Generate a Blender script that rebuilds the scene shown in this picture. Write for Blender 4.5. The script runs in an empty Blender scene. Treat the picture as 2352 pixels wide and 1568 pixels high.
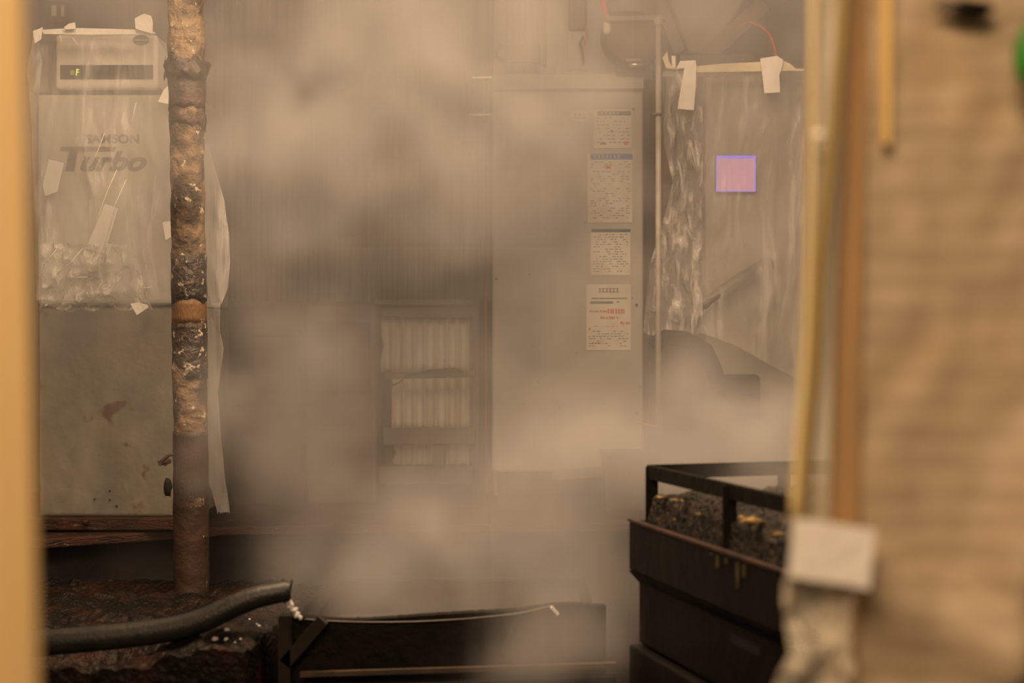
import bpy, bmesh, math, random
from mathutils import Vector, noise as mn
random.seed(7)
VOX, STEP = .05, 3.0
S = bpy.context.scene
COL = S.collection
F, CX, CY, H = 3240.0, 1176.0, 784.0, 1.35

def P(px, py, Y):
    return Vector(((px - CX) / F * Y, Y, H - (py - CY) / F * Y))
def X(px, Y): return (px - CX) / F * Y
def Z(py, Y): return H - (py - CY) / F * Y
def lin(c):
    return tuple(((v / 255) / 12.92 if v / 255 <= .04045 else ((v / 255 + .055) / 1.055) ** 2.4) for v in c)

# ------------------------------------------------------------------ materials
def mat(name, col, rough=.6, metal=0., col2=None, scale=6., detail=4., lo=.4, hi=.65, bump=0., bscale=None,
        stretch=(1, 1, 1), spec=.5, col3=None, s3=30., t3=.68, coat=0.):
    m = bpy.data.materials.new(name); m.use_nodes = True
    nt = m.node_tree; N = nt.nodes; L = nt.links
    b = N['Principled BSDF']
    b.inputs['Base Color'].default_value = (*col, 1); b.inputs['Roughness'].default_value = rough
    b.inputs['Metallic'].default_value = metal; b.inputs['Specular IOR Level'].default_value = spec
    b.inputs['Coat Weight'].default_value = coat
    tc = N.new('ShaderNodeTexCoord'); mp = N.new('ShaderNodeMapping'); mp.inputs['Scale'].default_value = stretch
    L.new(tc.outputs['Object'], mp.inputs['Vector'])
    if col2 is not None:
        n = N.new('ShaderNodeTexNoise'); n.inputs['Scale'].default_value = scale; n.inputs['Detail'].default_value = detail
        L.new(mp.outputs[0], n.inputs['Vector'])
        r = N.new('ShaderNodeMapRange'); r.inputs[1].default_value = lo; r.inputs[2].default_value = hi
        L.new(n.outputs['Fac'], r.inputs[0])
        mx = N.new('ShaderNodeMix'); mx.data_type = 'RGBA'
        mx.inputs[6].default_value = (*col, 1); mx.inputs[7].default_value = (*col2, 1)
        L.new(r.outputs[0], mx.inputs[0]); out = mx.outputs[2]
        if col3 is not None:
            n3 = N.new('ShaderNodeTexNoise'); n3.inputs['Scale'].default_value = s3; n3.inputs['Detail'].default_value = 3
            L.new(mp.outputs[0], n3.inputs['Vector'])
            r3 = N.new('ShaderNodeMapRange'); r3.inputs[1].default_value = t3 - .03; r3.inputs[2].default_value = t3 + .03
            L.new(n3.outputs['Fac'], r3.inputs[0])
            m3 = N.new('ShaderNodeMix'); m3.data_type = 'RGBA'; m3.inputs[7].default_value = (*col3, 1)
            L.new(r3.outputs[0], m3.inputs[0]); L.new(out, m3.inputs[6]); out = m3.outputs[2]
        L.new(out, b.inputs['Base Color'])
    if bump:
        n2 = N.new('ShaderNodeTexNoise'); n2.inputs['Scale'].default_value = bscale or scale * 4; n2.inputs['Detail'].default_value = 4
        L.new(mp.outputs[0], n2.inputs['Vector'])
        bp = N.new('ShaderNodeBump'); bp.inputs['Strength'].default_value = bump; bp.inputs['Distance'].default_value = .02
        L.new(n2.outputs['Fac'], bp.inputs['Height']); L.new(bp.outputs[0], b.inputs['Normal'])
    return m

def emis(name, col, st):
    m = bpy.data.materials.new(name); m.use_nodes = True
    b = m.node_tree.nodes['Principled BSDF']
    b.inputs['Base Color'].default_value = (0.02, .02, .02, 1); b.inputs['Emission Color'].default_value = (*col, 1)
    b.inputs['Emission Strength'].default_value = st
    return m

def film_mat(name, alpha=.22, rough=.22, tint=(.9, .9, .88), bump=.5, stretch=(14, 14, 2.5), hi=.55, rot=(0, 0, 0)):
    m = bpy.data.materials.new(name); m.use_nodes = True
    nt = m.node_tree; N = nt.nodes; L = nt.links
    b = N['Principled BSDF']; out = N['Material Output']
    b.inputs['Base Color'].default_value = (*tint, 1); b.inputs['Roughness'].default_value = rough
    b.inputs['Specular IOR Level'].default_value = .9
    tc = N.new('ShaderNodeTexCoord'); mp = N.new('ShaderNodeMapping'); mp.inputs['Scale'].default_value = stretch
    mp.inputs['Rotation'].default_value = rot
    L.new(tc.outputs['Object'], mp.inputs[0])
    n = N.new('ShaderNodeTexNoise'); n.inputs['Scale'].default_value = 1; n.inputs['Detail'].default_value = 4; n.inputs['Distortion'].default_value = .6
    L.new(mp.outputs[0], n.inputs['Vector'])
    bp = N.new('ShaderNodeBump'); bp.inputs['Strength'].default_value = bump; bp.inputs['Distance'].default_value = .05
    L.new(n.outputs['Fac'], bp.inputs['Height']); L.new(bp.outputs[0], b.inputs['Normal'])
    rg = N.new('ShaderNodeMapRange'); rg.inputs[1].default_value = .48; rg.inputs[2].default_value = .72
    rg.inputs[3].default_value = alpha; rg.inputs[4].default_value = hi
    L.new(n.outputs['Fac'], rg.inputs[0])
    t = N.new('ShaderNodeBsdfTransparent'); mx = N.new('ShaderNodeMixShader')
    L.new(rg.outputs[0], mx.inputs[0]); L.new(t.outputs[0], mx.inputs[1]); L.new(b.outputs[0], mx.inputs[2])
    L.new(mx.outputs[0], out.inputs[0])
    return m

M = {}
M['heater'] = mat('heater_paint', (.36, .36, .34), .45, col2=(.44, .43, .40), scale=2.5, col3=(.17, .14, .11), s3=22, t3=.74)
M['boiler'] = mat('boiler_paint', (.48, .48, .44), .45, col2=(.38, .37, .33), scale=2.5)
M['boiler_head'] = mat('boiler_head_paint', (.72, .71, .66), .4, col2=(.62, .6, .54), scale=4)
M['boiler_low'] = mat('boiler_lower_steel', (.15, .145, .12), .45, col2=(.20, .185, .145), scale=5, col3=(.09, .045, .02), s3=9, t3=.66, bump=.2)
M['dark_plastic'] = mat('dark_display', (.025, .027, .025), .25)
M['seam'] = mat('dark_seam', (.08, .07, .055), .6)
M['ink'] = mat('grey_ink', (.10, .095, .09), .5)
M['paper'] = mat('label_paper', (.66, .65, .60), .55, col2=(.56, .54, .47), scale=9)
M['black_ink'] = mat('black_header', (.02, .02, .02), .5)
M['blue_ink'] = mat('blue_header', (.04, .12, .42), .5)
M['navy_ink'] = mat('navy_header', (.06, .07, .2), .5)
M['red_ink'] = mat('red_print', (.55, .14, .09), .5)
M['tape'] = mat('white_tape', (.88, .87, .83), .6, col2=(.80, .78, .72), scale=20, bump=.15)
M['tape_y'] = mat('masking_tape', (.82, .74, .55), .6, col2=(.7, .62, .45), scale=20)
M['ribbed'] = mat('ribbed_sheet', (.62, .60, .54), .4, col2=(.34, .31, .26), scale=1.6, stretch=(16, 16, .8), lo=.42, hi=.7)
M['ribbed_pale'] = mat('corrugated_sheet_white', (.86, .85, .80), .4, col2=(.72, .66, .56), scale=4, stretch=(4, 4, .7))  # paler than the tall ribbed sheet
M['wall'] = mat('plaster_wall', (.36, .34, .30), .8, col2=(.26, .24, .2), scale=3, bump=.2)
M['concrete'] = mat('wet_concrete', (.022, .018, .014), .6, col2=(.012, .010, .008), scale=6, bump=.4, spec=.3, col3=(.03, .014, .009), s3=8, t3=.62)
M['rust'] = mat('rusty_steel', (.055, .022, .011), .6, col2=(.025, .013, .008), scale=9, bump=.5, spec=.3, col3=(.14, .11, .07), s3=25, t3=.68, stretch=(1, 1, 4))
M['muck'] = mat('wet_black_muck', (.006, .005, .004), .45, col2=(.022, .010, .006), scale=9, bump=.7, bscale=45, lo=.48, hi=.7, col3=(.035, .026, .017), s3=38, t3=.72, spec=.14)
M['black'] = mat('black_steel', (.006, .005, .004), .6, col2=(.010, .008, .006), scale=8, bump=.25, spec=.12)
M['black2'] = mat('black_plastic', (.006, .005, .0045), .55, col2=(.010, .007, .006), scale=5, bump=.15, spec=.12)
M['char'] = mat('charred_crust', (.010, .008, .006), .5, spec=.3, col2=(.06, .04, .022), scale=22, bump=1, bscale=70, lo=.5, hi=.72, col3=(.45, .33, .12), s3=30, t3=.72)
M['rubber'] = mat('black_rubber', (.012, .012, .012), .45, col2=(.02, .019, .017), scale=30, bump=.15, stretch=(1, 1, 1))
M['dark_metal'] = mat('dark_metal', (.06, .052, .042), .5, col2=(.10, .08, .06), scale=6, bump=.2)
M['brace'] = mat('grimy_brace', (.018, .014, .010), .6, col2=(.03, .022, .015), scale=14, spec=.2)
M['mid_metal'] = mat('mid_metal', (.19, .175, .15), .5, col2=(.13, .115, .095), scale=5)
M['pipe'] = mat('painted_pipe', (.34, .325, .29), .5, col2=(.25, .235, .2), scale=12)
M['copper'] = mat('copper_tube', (.72, .36, .2), .25, 1)
M['chrome'] = mat('bright_fitting', (.8, .78, .72), .15, 1)
M['red_wire'] = mat('red_wire', (.6, .10, .05), .5)
M['warm_wood'] = mat('yellow_jamb', lin((196, 174, 120)), .6, col2=lin((190, 162, 112)), scale=3, stretch=(9, 9, .6))
M['door_edge'] = mat('lit_door_edge', (.92, .80, .55), .5, col2=(.85, .66, .4), scale=3, stretch=(20, 20, .4))  # light falling on the door edge is put into this pale warm colour
M['pole_base'] = mat('scaly_pole', (.16, .108, .062), .7, col2=(.03, .018, .011), scale=11, bump=1, bscale=30, lo=.42, hi=.58, col3=(.44, .37, .26), s3=34, t3=.66)
M['pole_tan'] = mat('tan_scale', (.14, .10, .058), .7, col2=(.035, .023, .014), scale=14, bump=1, bscale=34, lo=.45, hi=.62, col3=(.36, .29, .19), s3=34, t3=.66)
M['pole_dark'] = mat('black_tar_wrap', (.018, .011, .008), .6, col2=(.04, .022, .014), scale=7, bump=.6, bscale=30)
M['pole_speck'] = mat('speckled_tar', (.014, .008, .006), .5, col2=(.035, .02, .012), scale=12, bump=1, bscale=40, col3=(.42, .36, .27), s3=42, t3=.63)
M['pole_orange'] = mat('orange_band', (.15, .078, .028), .6, col2=(.11, .052, .022), scale=18, stretch=(3, 3, 1), bump=.3)
M['pole_low'] = mat('brown_pole', (.045, .025, .016), .6, col2=(.025, .016, .012), scale=5, bump=.4)
M['film'] = film_mat('clear_film', .14, .25, bump=.55, hi=.42)
M['film2'] = film_mat('crumpled_film', .16, .16, bump=1.0, stretch=(26, 26, 8), hi=.75, rot=(0, .35, 0))
M['film3'] = film_mat('hanging_film', .20, .25, bump=.6, stretch=(18, 18, 1.6), hi=.6)
M['film_low'] = film_mat('smooth_film', .05, .35, bump=.25, stretch=(5, 5, 2), hi=.16, rot=(0, -.6, 0))
M['film_fg'] = film_mat('near_film', .55, .3, tint=(.72, .66, .48), bump=.6, stretch=(10, 10, 2), hi=.8)
M['film_fg2'] = film_mat('near_crumple', .5, .15, tint=(.8, .75, .6), bump=1., stretch=(30, 30, 22), hi=.85)
M['screen'] = emis('lit_screen', (.62, .26, .36), .85)
M['screen_edge'] = emis('screen_backlight', (.26, .16, .85), 1.0)
M['led'] = emis('green_yellow_led', (.55, .5, .03), 2.4)
M['led_dim'] = emis('dim_led', (.10, .13, .015), 1.6)
M['green'] = mat('green_plastic', (.03, .28, .03), .5, col2=(.08, .26, .03), scale=8)

# water
wm = bpy.data.materials.new('water'); wm.use_nodes = True
b = wm.node_tree.nodes['Principled BSDF']; b.inputs['Base Color'].default_value = (.95, .95, .93, 1)
b.inputs['Roughness'].default_value = .04; b.inputs['Transmission Weight'].default_value = .45; b.inputs['IOR'].default_value = 1.33
M['water'] = wm

# ------------------------------------------------------------------ mesh helpers
class MB:
    def __init__(s): s.v = []; s.f = []
    def add(s, vs, fs):
        o = len(s.v); s.v += [Vector(v) for v in vs]; s.f += [tuple(i + o for i in f) for f in fs]; return s
    def box(s, a, c, rz=0., ctr=None):
        (x0, y0, z0), (x1, y1, z1) = a, c
        vs = [Vector(v) for v in ((x0,y0,z0),(x1,y0,z0),(x1,y1,z0),(x0,y1,z0),(x0,y0,z1),(x1,y0,z1),(x1,y1,z1),(x0,y1,z1))]
        return s.add(vs, [(0,3,2,1),(4,5,6,7),(0,1,5,4),(1,2,6,5),(2,3,7,6),(3,0,4,7)])
    def pbox(s, px0, py0, px1, py1, Y, d):       # box whose front face has the given place at distance Y
        return s.box((X(px0, Y), Y, Z(py1, Y)), (X(px1, Y), Y + d, Z(py0, Y)))
    def bar(s, a, c, w, h=None):
        a, c = Vector(a), Vector(c); h = h or w; d = (c - a).normalized()
        up = Vector((0, 0, 1)) if abs(d.z) < .95 else Vector((0, 1, 0))
        r = d.cross(up).normalized() * w / 2; u = r.cross(d).normalized() * h / 2
        vs = [a - r - u, a + r - u, a + r + u, a - r + u, c - r - u, c + r - u, c + r + u, c - r + u]
        return s.add(vs, [(0,1,2,3),(4,7,6,5),(0,4,5,1),(1,5,6,2),(2,6,7,3),(3,7,4,0)])
    def tube(s, pts, r, n=14, cap=True, rag=0., rs=8.):
        pts = [Vector(p) for p in pts]; k = len(pts); rr = r if isinstance(r, (list, tuple)) else [r] * k
        vs = []; fs = []; prev = None
        for i, p in enumerate(pts):
            t = (pts[min(i + 1, k - 1)] - pts[max(i - 1, 0)]).normalized()
            if prev is None:
                up = Vector((0, 0, 1)) if abs(t.z) < .9 else Vector((0, 1, 0)); a = t.cross(up).normalized()
            else: a = (prev - t * prev.dot(t)).normalized()
            prev = a; b_ = t.cross(a)
            for j in range(n):
                an = 2 * math.pi * j / n; q = rr[i]
                o = a * math.cos(an) + b_ * math.sin(an)
                if rag: q += rag * mn.noise((p + o * r0(rr[i])) * rs)
                vs.append(p + o * q)
        for i in range(k - 1):
            for j in range(n):
                a_, b2 = i * n + j, i * n + (j + 1) % n
                fs.append((a_, b2, b2 + n, a_ + n))
        if cap: fs.append(tuple(reversed(range(n)))); fs.append(tuple((k - 1) * n + j for j in range(n)))
        return s.add(vs, fs)
    def prism(s, poly, Y, d):                    # poly of pixel points at distance Y, extruded by d
        n = len(poly); a = [P(x, y, Y) for x, y in poly]; c = [v + Vector((0, d, 0)) for v in a]
        return s.add(a + c, [tuple(range(n)), tuple(reversed(range(n, 2 * n)))] + [(i, (i + 1) % n, n + (i + 1) % n, n + i) for i in range(n)])
    def grid(s, fn, nu, nv):
        vs = [fn(i / nu, j / nv) for j in range(nv + 1) for i in range(nu + 1)]
        return s.add(vs, [(j*(nu+1)+i, j*(nu+1)+i+1, (j+1)*(nu+1)+i+1, (j+1)*(nu+1)+i) for j in range(nv) for i in range(nu)])
    def blob(s, c, r, sub=2, rag=.2, rs=6.):
        bm = bmesh.new(); bmesh.ops.create_icosphere(bm, subdivisions=sub, radius=1)
        rv = Vector(r) if isinstance(r, (tuple, list)) else Vector((r, r, r)); c = Vector(c)
        vs = []
        for v in bm.verts:
            q = v.co * (1 + rag * mn.noise(v.co * 1.7 + c * rs))
            vs.append(c + Vector((q.x * rv.x, q.y * rv.y, q.z * rv.z)))
        fs = [tuple(v.index for v in f.verts) for f in bm.faces]; bm.free()
        return s.add(vs, fs)
    def build(s, name, m, parent=None, smooth=False, bevel=0., solid=0.):
        o0 = Vector((0, 0, 0))
        if parent is not None: o0 = wloc(parent)
        else:
            xs = [v.x for v in s.v]; ys = [v.y for v in s.v]; zs = [v.z for v in s.v]
            o0 = Vector(((min(xs) + max(xs)) / 2, (min(ys) + max(ys)) / 2, min(zs)))
        me = bpy.data.meshes.new(name); me.from_pydata([v - o0 for v in s.v], [], s.f); me.update()
        bm = bmesh.new(); bm.from_mesh(me); bmesh.ops.recalc_face_normals(bm, faces=bm.faces); bm.to_mesh(me); bm.free()
        me.materials.append(m)
        if smooth:
            for p in me.polygons: p.use_smooth = True
        o = bpy.data.objects.new(name, me); COL.objects.link(o)
        if parent is not None: o.parent = parent
        else: o.location = o0
        if bevel:
            bv = o.modifiers.new('bevel', 'BEVEL'); bv.width = bevel; bv.segments = 3; bv.limit_method = 'ANGLE'
        if solid:
            sm = o.modifiers.new('solid', 'SOLIDIFY'); sm.thickness = solid; sm.offset = 0
        return o
def r0(r): return r
def wloc(o):
    v = Vector(o.location)
    while o.parent is not None: o = o.parent; v = v + Vector(o.location)
    return v
def tag(o, label=None, cat=None, group=None, kind=None):
    if label: o['label'] = label
    if cat: o['category'] = cat
    if group: o['group'] = group
    if kind: o['kind'] = kind
    return o
def thing(name, loc, label, cat, group=None):
    o = bpy.data.objects.new(name, None); COL.objects.link(o); o.location = loc; o.empty_display_size = .1
    return tag(o, label, cat, group)
def text(body, name, m, parent, loc, size, shear=0., sx=1., bold=0.0, extr=.0008):
    cu = bpy.data.curves.new(name, 'FONT'); cu.body = body; cu.size = size; cu.shear = shear; cu.extrude = extr; cu.offset = bold
    t = bpy.data.objects.new('tmp', cu); COL.objects.link(t)
    bpy.context.view_layer.update()
    me = bpy.data.meshes.new_from_object(t.evaluated_get(bpy.context.evaluated_depsgraph_get()))
    bpy.data.objects.remove(t)
    for v in me.vertices: v.co = Vector((v.co.x * sx, -v.co.z, v.co.y))
    me.materials.clear(); me.materials.append(m); me.name = name
    o = bpy.data.objects.new(name, me); COL.objects.link(o); o.parent = parent
    o.location = Vector(loc) - wloc(parent)
    return o

# ------------------------------------------------------------------ the setting
def struct(name, mb, m, label=None, **k):
    o = mb.build(name, m, **k); tag(o, label or name.replace('_', ' '), None, None, 'structure'); return o
def slab(a, c): return MB().box(a, c)
struct('floor', slab((-2.9, -.8, -.1), (3.1, 6.9, 0)), M['concrete'], 'dark wet concrete floor of the boiler room')
struct('wall_back', slab((-2.9, 6.7, 0), (3.1, 6.9, 3.3)), M['wall'], 'dim back wall behind the ribbed sheeting')
struct('wall_left', slab((-2.9, .8, 0), (-2.7, 6.7, 3.3)), M['wall'], 'left wall of the boiler room')
struct('wall_right', slab((2.9, .8, 0), (3.1, 6.7, 3.3)), M['wall'], 'right wall of the boiler room')
struct('ceiling', slab((-2.9, -.8, 3.3), (3.1, 6.9, 3.4)), M['wall'], 'ceiling above the machines')

# raised plinth the machines stand on (front edge slants away to the right)
pt = Z(1236, 5.10)
poly = [(-2.69, 5.04), (X(100, 5.08), 5.08), (X(550, 5.44), 5.44), (1.6, 5.62), (2.88, 5.62), (2.88, 6.69), (-2.69, 6.69)]
def slabpoly(poly, z0, z1):
    n = len(poly); a = [Vector((x, y, z0)) for x, y in poly]; c = [Vector((x, y, z1)) for x, y in poly]
    return MB().add(a + c, [tuple(reversed(range(n))), tuple(range(n, 2*n))] + [(i, (i+1) % n, n + (i+1) % n, n + i) for i in range(n)])
struct('trim_1', slabpoly(poly, pt - .035, pt), M['rust'], 'rusty steel lip along the machine plinth', bevel=.006)
poly2 = [(x, y + (.22 if y < 6 else 0)) for x, y in poly]
struct('trim_2', slabpoly(poly2, 0, pt - .035), M['concrete'], 'dark recessed base under the machine plinth')

# ribbed translucent sheeting on the back wall
def ribbed(px0, px1, py0, py1, Y, pitch, amp):
    x0, x1 = X(px0, Y), X(px1, Y); n = int((x1 - x0) / pitch * 8)
    return MB().grid(lambda u, v: Vector((x0 + (x1 - x0) * u, Y + amp * math.sin(2 * math.pi * (x1 - x0) * u / pitch), Z(py0, Y) + (Z(py1, Y) - Z(py0, Y)) * v)), n, 1)
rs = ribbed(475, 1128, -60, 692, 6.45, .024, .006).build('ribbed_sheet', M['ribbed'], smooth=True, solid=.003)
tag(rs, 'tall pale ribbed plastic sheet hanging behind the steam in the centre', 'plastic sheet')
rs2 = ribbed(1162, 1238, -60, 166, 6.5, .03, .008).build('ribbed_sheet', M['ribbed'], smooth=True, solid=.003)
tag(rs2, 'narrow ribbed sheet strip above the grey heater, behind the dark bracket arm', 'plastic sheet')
de = MB().box((X(1134, 6.52), 6.52, pt), (X(1162, 6.52), 6.57, Z(-60, 6.52))).build('door_edge_strip', M['door_edge'], bevel=.006)
tag(de, 'bright vertical edge strip beside the ribbed sheet above the heater', 'trim strip')
# shelf line and lower corrugated sheet seen between crossbars
rr = thing('corrugated_screen', (X(980, 6.35), 6.35, Z(1075, 6.35)), 'low white corrugated screen crossed by brown bars, left of the heater', 'screen')
for (a, c, y0, y1) in ((876, 1085, 728, 856), (899, 1085, 866, 990), (905, 1085, 1015, 1068)):
    x0, x1 = X(a, 6.35), X(c, 6.35)
    def fn(u, v, a=a, c=c, y0=y0, y1=y1):
        x = x0 + (x1 - x0) * u
        if u == 0: x += .02 * mn.noise(Vector((0, 0, v * 3 + y0)))
        ph = (x - X(876, 6.35)) / (X(901, 6.35) - X(876, 6.35))
        return Vector((x, 6.35 + .04 * abs(math.sin(math.pi * ph)) ** .6, Z(y0 + (y1 - y0) * v, 6.35)))
    MB().grid(fn, 96, 6).build('corrugated_panel', M['ribbed_pale'], rr, smooth=True, solid=.003)
MB().pbox(860, 688, 1095, 700, 6.30, .06).build('top_rail', M['mid_metal'], rr, bevel=.004)
MB().pbox(868, 706, 1095, 728, 6.33, .04).build('top_board', M['mid_metal'], rr)
MB().bar(P(885, 863, 6.28), P(1092, 858, 6.28), .03).build('crossbar', M['mid_metal'], rr, bevel=.004)
MB().bar(P(880, 1002, 6.28), P(1092, 1000, 6.28), .03, .075).build('crossbar', M['mid_metal'], rr, bevel=.004)
MB().pbox(993, 1015, 1020, 1070, 6.28, .03).build('upright', M['mid_metal'], rr, bevel=.003)
MB().tube([P(900, 884, 6.25), P(915, 880, 6.25), P(935, 862, 6.25), P(990, 850, 6.25), P(1040, 846, 6.25), P(1065, 852, 6.25)], .004, 8).build('cable', M['dark_metal'], rr)
MB().pbox(1085, 690, 1100, 1110, 6.3, .05).build('side_post', M['mid_metal'], rr)
MB().pbox(868, 1072, 1100, 1112, 6.3, .08).build('bottom_rail', M['mid_metal'], rr)

# dark machines in the gap between the boiler and the heater
pm = thing('pump_cabinet', (X(600, 6.1), 6.1, pt), 'dark low cabinet lost in steam right of the rusty pole', 'cabinet')
MB().box((X(500, 6.1), 6.1, pt), (X(690, 6.1), 6.5, Z(690, 6.1))).build('body', M['dark_metal'], pm, bevel=.01)
MB().pbox(500, 768, 694, 775, 6.07, .04).build('edge_strip', M['black'], pm)
MB().pbox(505, 704, 580, 860, 6.06, .04).build('door', M['black2'], pm, bevel=.006)
pm = thing('pump_cabinet', (X(790, 6.2), 6.2, pt), 'hazy brown cabinet left of the corrugated screen', 'cabinet')
MB().box((X(705, 6.2), 6.2, pt), (X(865, 6.2), 6.6, Z(700, 6.2))).build('body', M['mid_metal'], pm, bevel=.01)
MB().pbox(720, 740, 850, 900, 6.18, .03).build('door', M['dark_metal'], pm, bevel=.006)

# ------------------------------------------------------------------ grey water heater
YH = 6.0
ht = thing('water_heater', (X(1304, YH), YH + .25, pt), 'tall grey water heater cabinet with four stickers, centre right', 'water heater')
zb = Z(1085, YH)
MB().box((X(1130, YH), YH, zb), (X(1478, YH), YH + .5, Z(209, YH))).build('body', M['heater'], ht, bevel=.012)
MB().box((X(1129, YH), YH - .006, Z(205, YH)), (X(1479, YH), YH + .5, Z(168, YH))).build('top_cover', M['heater'], ht, bevel=.006)
MB().box((X(1133, YH), YH + .004, Z(210, YH)), (X(1475, YH), YH + .4, Z(204, YH))).build('seam', M['seam'], ht)
for px in (1155, 1450):
    for dy in (.05, .4):
        MB().tube([(X(px, YH), YH + dy, pt), (X(px, YH), YH + dy, zb + .01)], .022, 10).build('foot', M['dark_metal'], ht)
for (px, py) in ((1455, 250), (1462, 700), (1140, 640), (1462, 950)):
    MB().tube([P(px, py, YH - .004), P(px, py, YH + .01)], .006, 10).build('screw', M['dark_metal'], ht)
lab = [(1364, 252, 1451, 340, 'black_ink', (1372, 255, 1449, 265), 'white spec sticker with a black heading'),
       (1350, 353, 1452, 511, 'blue_ink', (1356, 353, 1452, 366), 'faded instruction sticker with a blue heading'),
       (1357, 526, 1448, 632, 'navy_ink', (1358, 526, 1448, 533), 'text sticker with a thin navy heading'),
       (1347, 653, 1449, 804, None, None, 'pale notice sticker with red print')]
for li, (x0, y0, x1, y1, hm, hb, lb) in enumerate(lab):
    l = MB().pbox(x0, y0, x1, y1, YH - .003, .0028).build('sticker', M['paper'], ht); l['label'] = lb
    ys = y0 + 4
    if hm:
        MB().pbox(*hb, YH - .0045, .002).build('heading', M[hm], l); ys = hb[3] + 5
        t = MB(); xx = hb[0] + 8
        for q in range(5 + 2 * (li == 1)):
            yy0, yy1 = hb[1] + 3, hb[3] - 3
            if li < 2:
                t.pbox(xx, yy0, xx + 6, yy0 + 1.3, YH - .0056, .001).pbox(xx + 2.2, yy0, xx + 3.4, yy1, YH - .0056, .001).pbox(xx, yy1 - 1.2, xx + 6, yy1, YH - .0056, .001)
            xx += 9
        if t.v: t.build('heading_print', M['paper'], l)
    rows = MB(); red = MB(); rnd = random.Random(40 + li)
    if li == 3:
        for q in range(6):   # bold title
            xx = 1375 + q * 8
            rows.pbox(xx, 662, xx + 6, 663.5, YH - .0045, .001).pbox(xx + 2, 662, xx + 3.6, 671, YH - .0045, .001).pbox(xx, 669.5, xx + 6.5, 671, YH - .0045, .001)
        for (a, c_, y) in ((1358, 1440, 684), (1356, 1408, 692), (1416, 1423, 692), (1356, 1408, 695)):
            rows.pbox(a, y, c_, y + 2, YH - .0045, .001)
        for (a, c_, y, h) in ((1354, 1396, 712, 5), (1396, 1438, 708, 12), (1380, 1420, 726, 6), (1356, 1376, 748, 1.5), (1388, 1436, 748, 1.5), (1360, 1382, 786, 3), (1425, 1447, 738, 6), (1352, 1358, 752, 6)):
            xx = a
            while xx < c_: red.pbox(xx, y + rnd.uniform(0, 1.5), min(xx + rnd.uniform(2.5, 5), c_), y + h, YH - .0045, .001); xx += 6
        ys = 760
    y = ys
    while y < y1 - 6:
        xx = x0 + 6 + rnd.choice((0, 0, 6)); n = 0
        while xx < x1 - 8:
            w = rnd.uniform(3, 10)
            if rnd.random() < (.62 if li != 1 else .4): rows.pbox(xx, y, min(xx + w, x1 - 5), y + (1.3 if li != 0 else 1.6), YH - .0045, .001)
            xx += w + 3
        y += 5.6 if li != 0 else 8
    if li == 0: rows.pbox(1378, 328, 1392, 332, YH - .0045, .001).pbox(1403, 298, 1407, 303, YH - .0045, .001); red.pbox(1434, 325, 1442, 333, YH - .0045, .001)
    if li == 1: red.pbox(1392, 380, 1403, 388, YH - .0045, .001)
    rows.build('print', M['ink'], l)
    if red.v: red.build('red_print', M['red_ink'], l)
# white oval badge
ov = MB(); ov.tube([P(1332, 267, YH - .003), P(1332, 267, YH + .002)], .021, 28)
for v in ov.v: v.x = X(1332, YH) + (v.x - X(1332, YH)) * 1.9
for v in ov.v: v.z = Z(267, YH) + (v.z - Z(267, YH)) * 1.15
ob = ov.build('badge', M['paper'], ht); ob['label'] = 'small white oval badge'
bd = MB()
for px in (1321, 1331, 1342): bd.pbox(px - 2.5, 260, px + 2.5, 265, YH - .0045, .001)
bd.pbox(1315, 270, 1350, 271.4, YH - .0045, .001); bd.build('badge_print', M['ink'], ob)

# copper riser left of heater
cp = thing('copper_riser', (X(1117, 6.2), 6.2, pt), 'thin copper tube with two clips rising left of the heater', 'pipe')
MB().tube([P(1117, 1180, 6.2) * 1, P(1117, 178, 6.2)], .004, 8).build('tube', M['copper'], cp)
MB().bar(P(1085, 179, 6.19), P(1130, 178, 6.19), .012, .006).build('clip', M['chrome'], cp)
MB().bar(P(1078, 264, 6.19), P(1130, 263, 6.19), .012, .006).build('clip', M['chrome'], cp)

# dark motor box at heater's foot
mb_ = thing('control_box', (X(1435, 5.7), 5.7, pt), 'small dark box in fog at the right foot of the heater', 'box')
MB().pbox(1388, 1044, 1480, 1175, 5.7, .2).build('case', M['dark_metal'], mb_, bevel=.01)
MB().pbox(1384, 1040, 1484, 1052, 5.69, .22).build('lid', M['black'], mb_, bevel=.004)
MB().box((X(1400, 5.7), 5.72, pt), (X(1470, 5.7), 5.86, Z(1175, 5.7))).build('stand', M['dark_metal'], mb_)
br = MB().bar(P(1270, 1090, 5.85), P(1392, 1082, 5.85), .04).build('floor_pipe', M['mid_metal'], None)
br['label'] = 'short horizontal pipe running into the dark box below the heater'; br['category'] = 'pipe'

# ------------------------------------------------------------------ things above the heater
ba = thing('bracket_arm', (X(1190, 6.05), 6.05, Z(142, 6.05)), 'dark bracket arm with a round eye above the heater', 'bracket')
a = MB(); ring = [(1135 + 22 + 22 * math.cos(t), 121 - 21 * math.sin(t)) for t in [math.pi / 2 + k * math.pi / 12 for k in range(13)]]
inner = [(1152 + 9 * math.cos(t), 122 - 10 * math.sin(t)) for t in [2 * math.pi * k / 20 for k in range(20)]]
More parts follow.
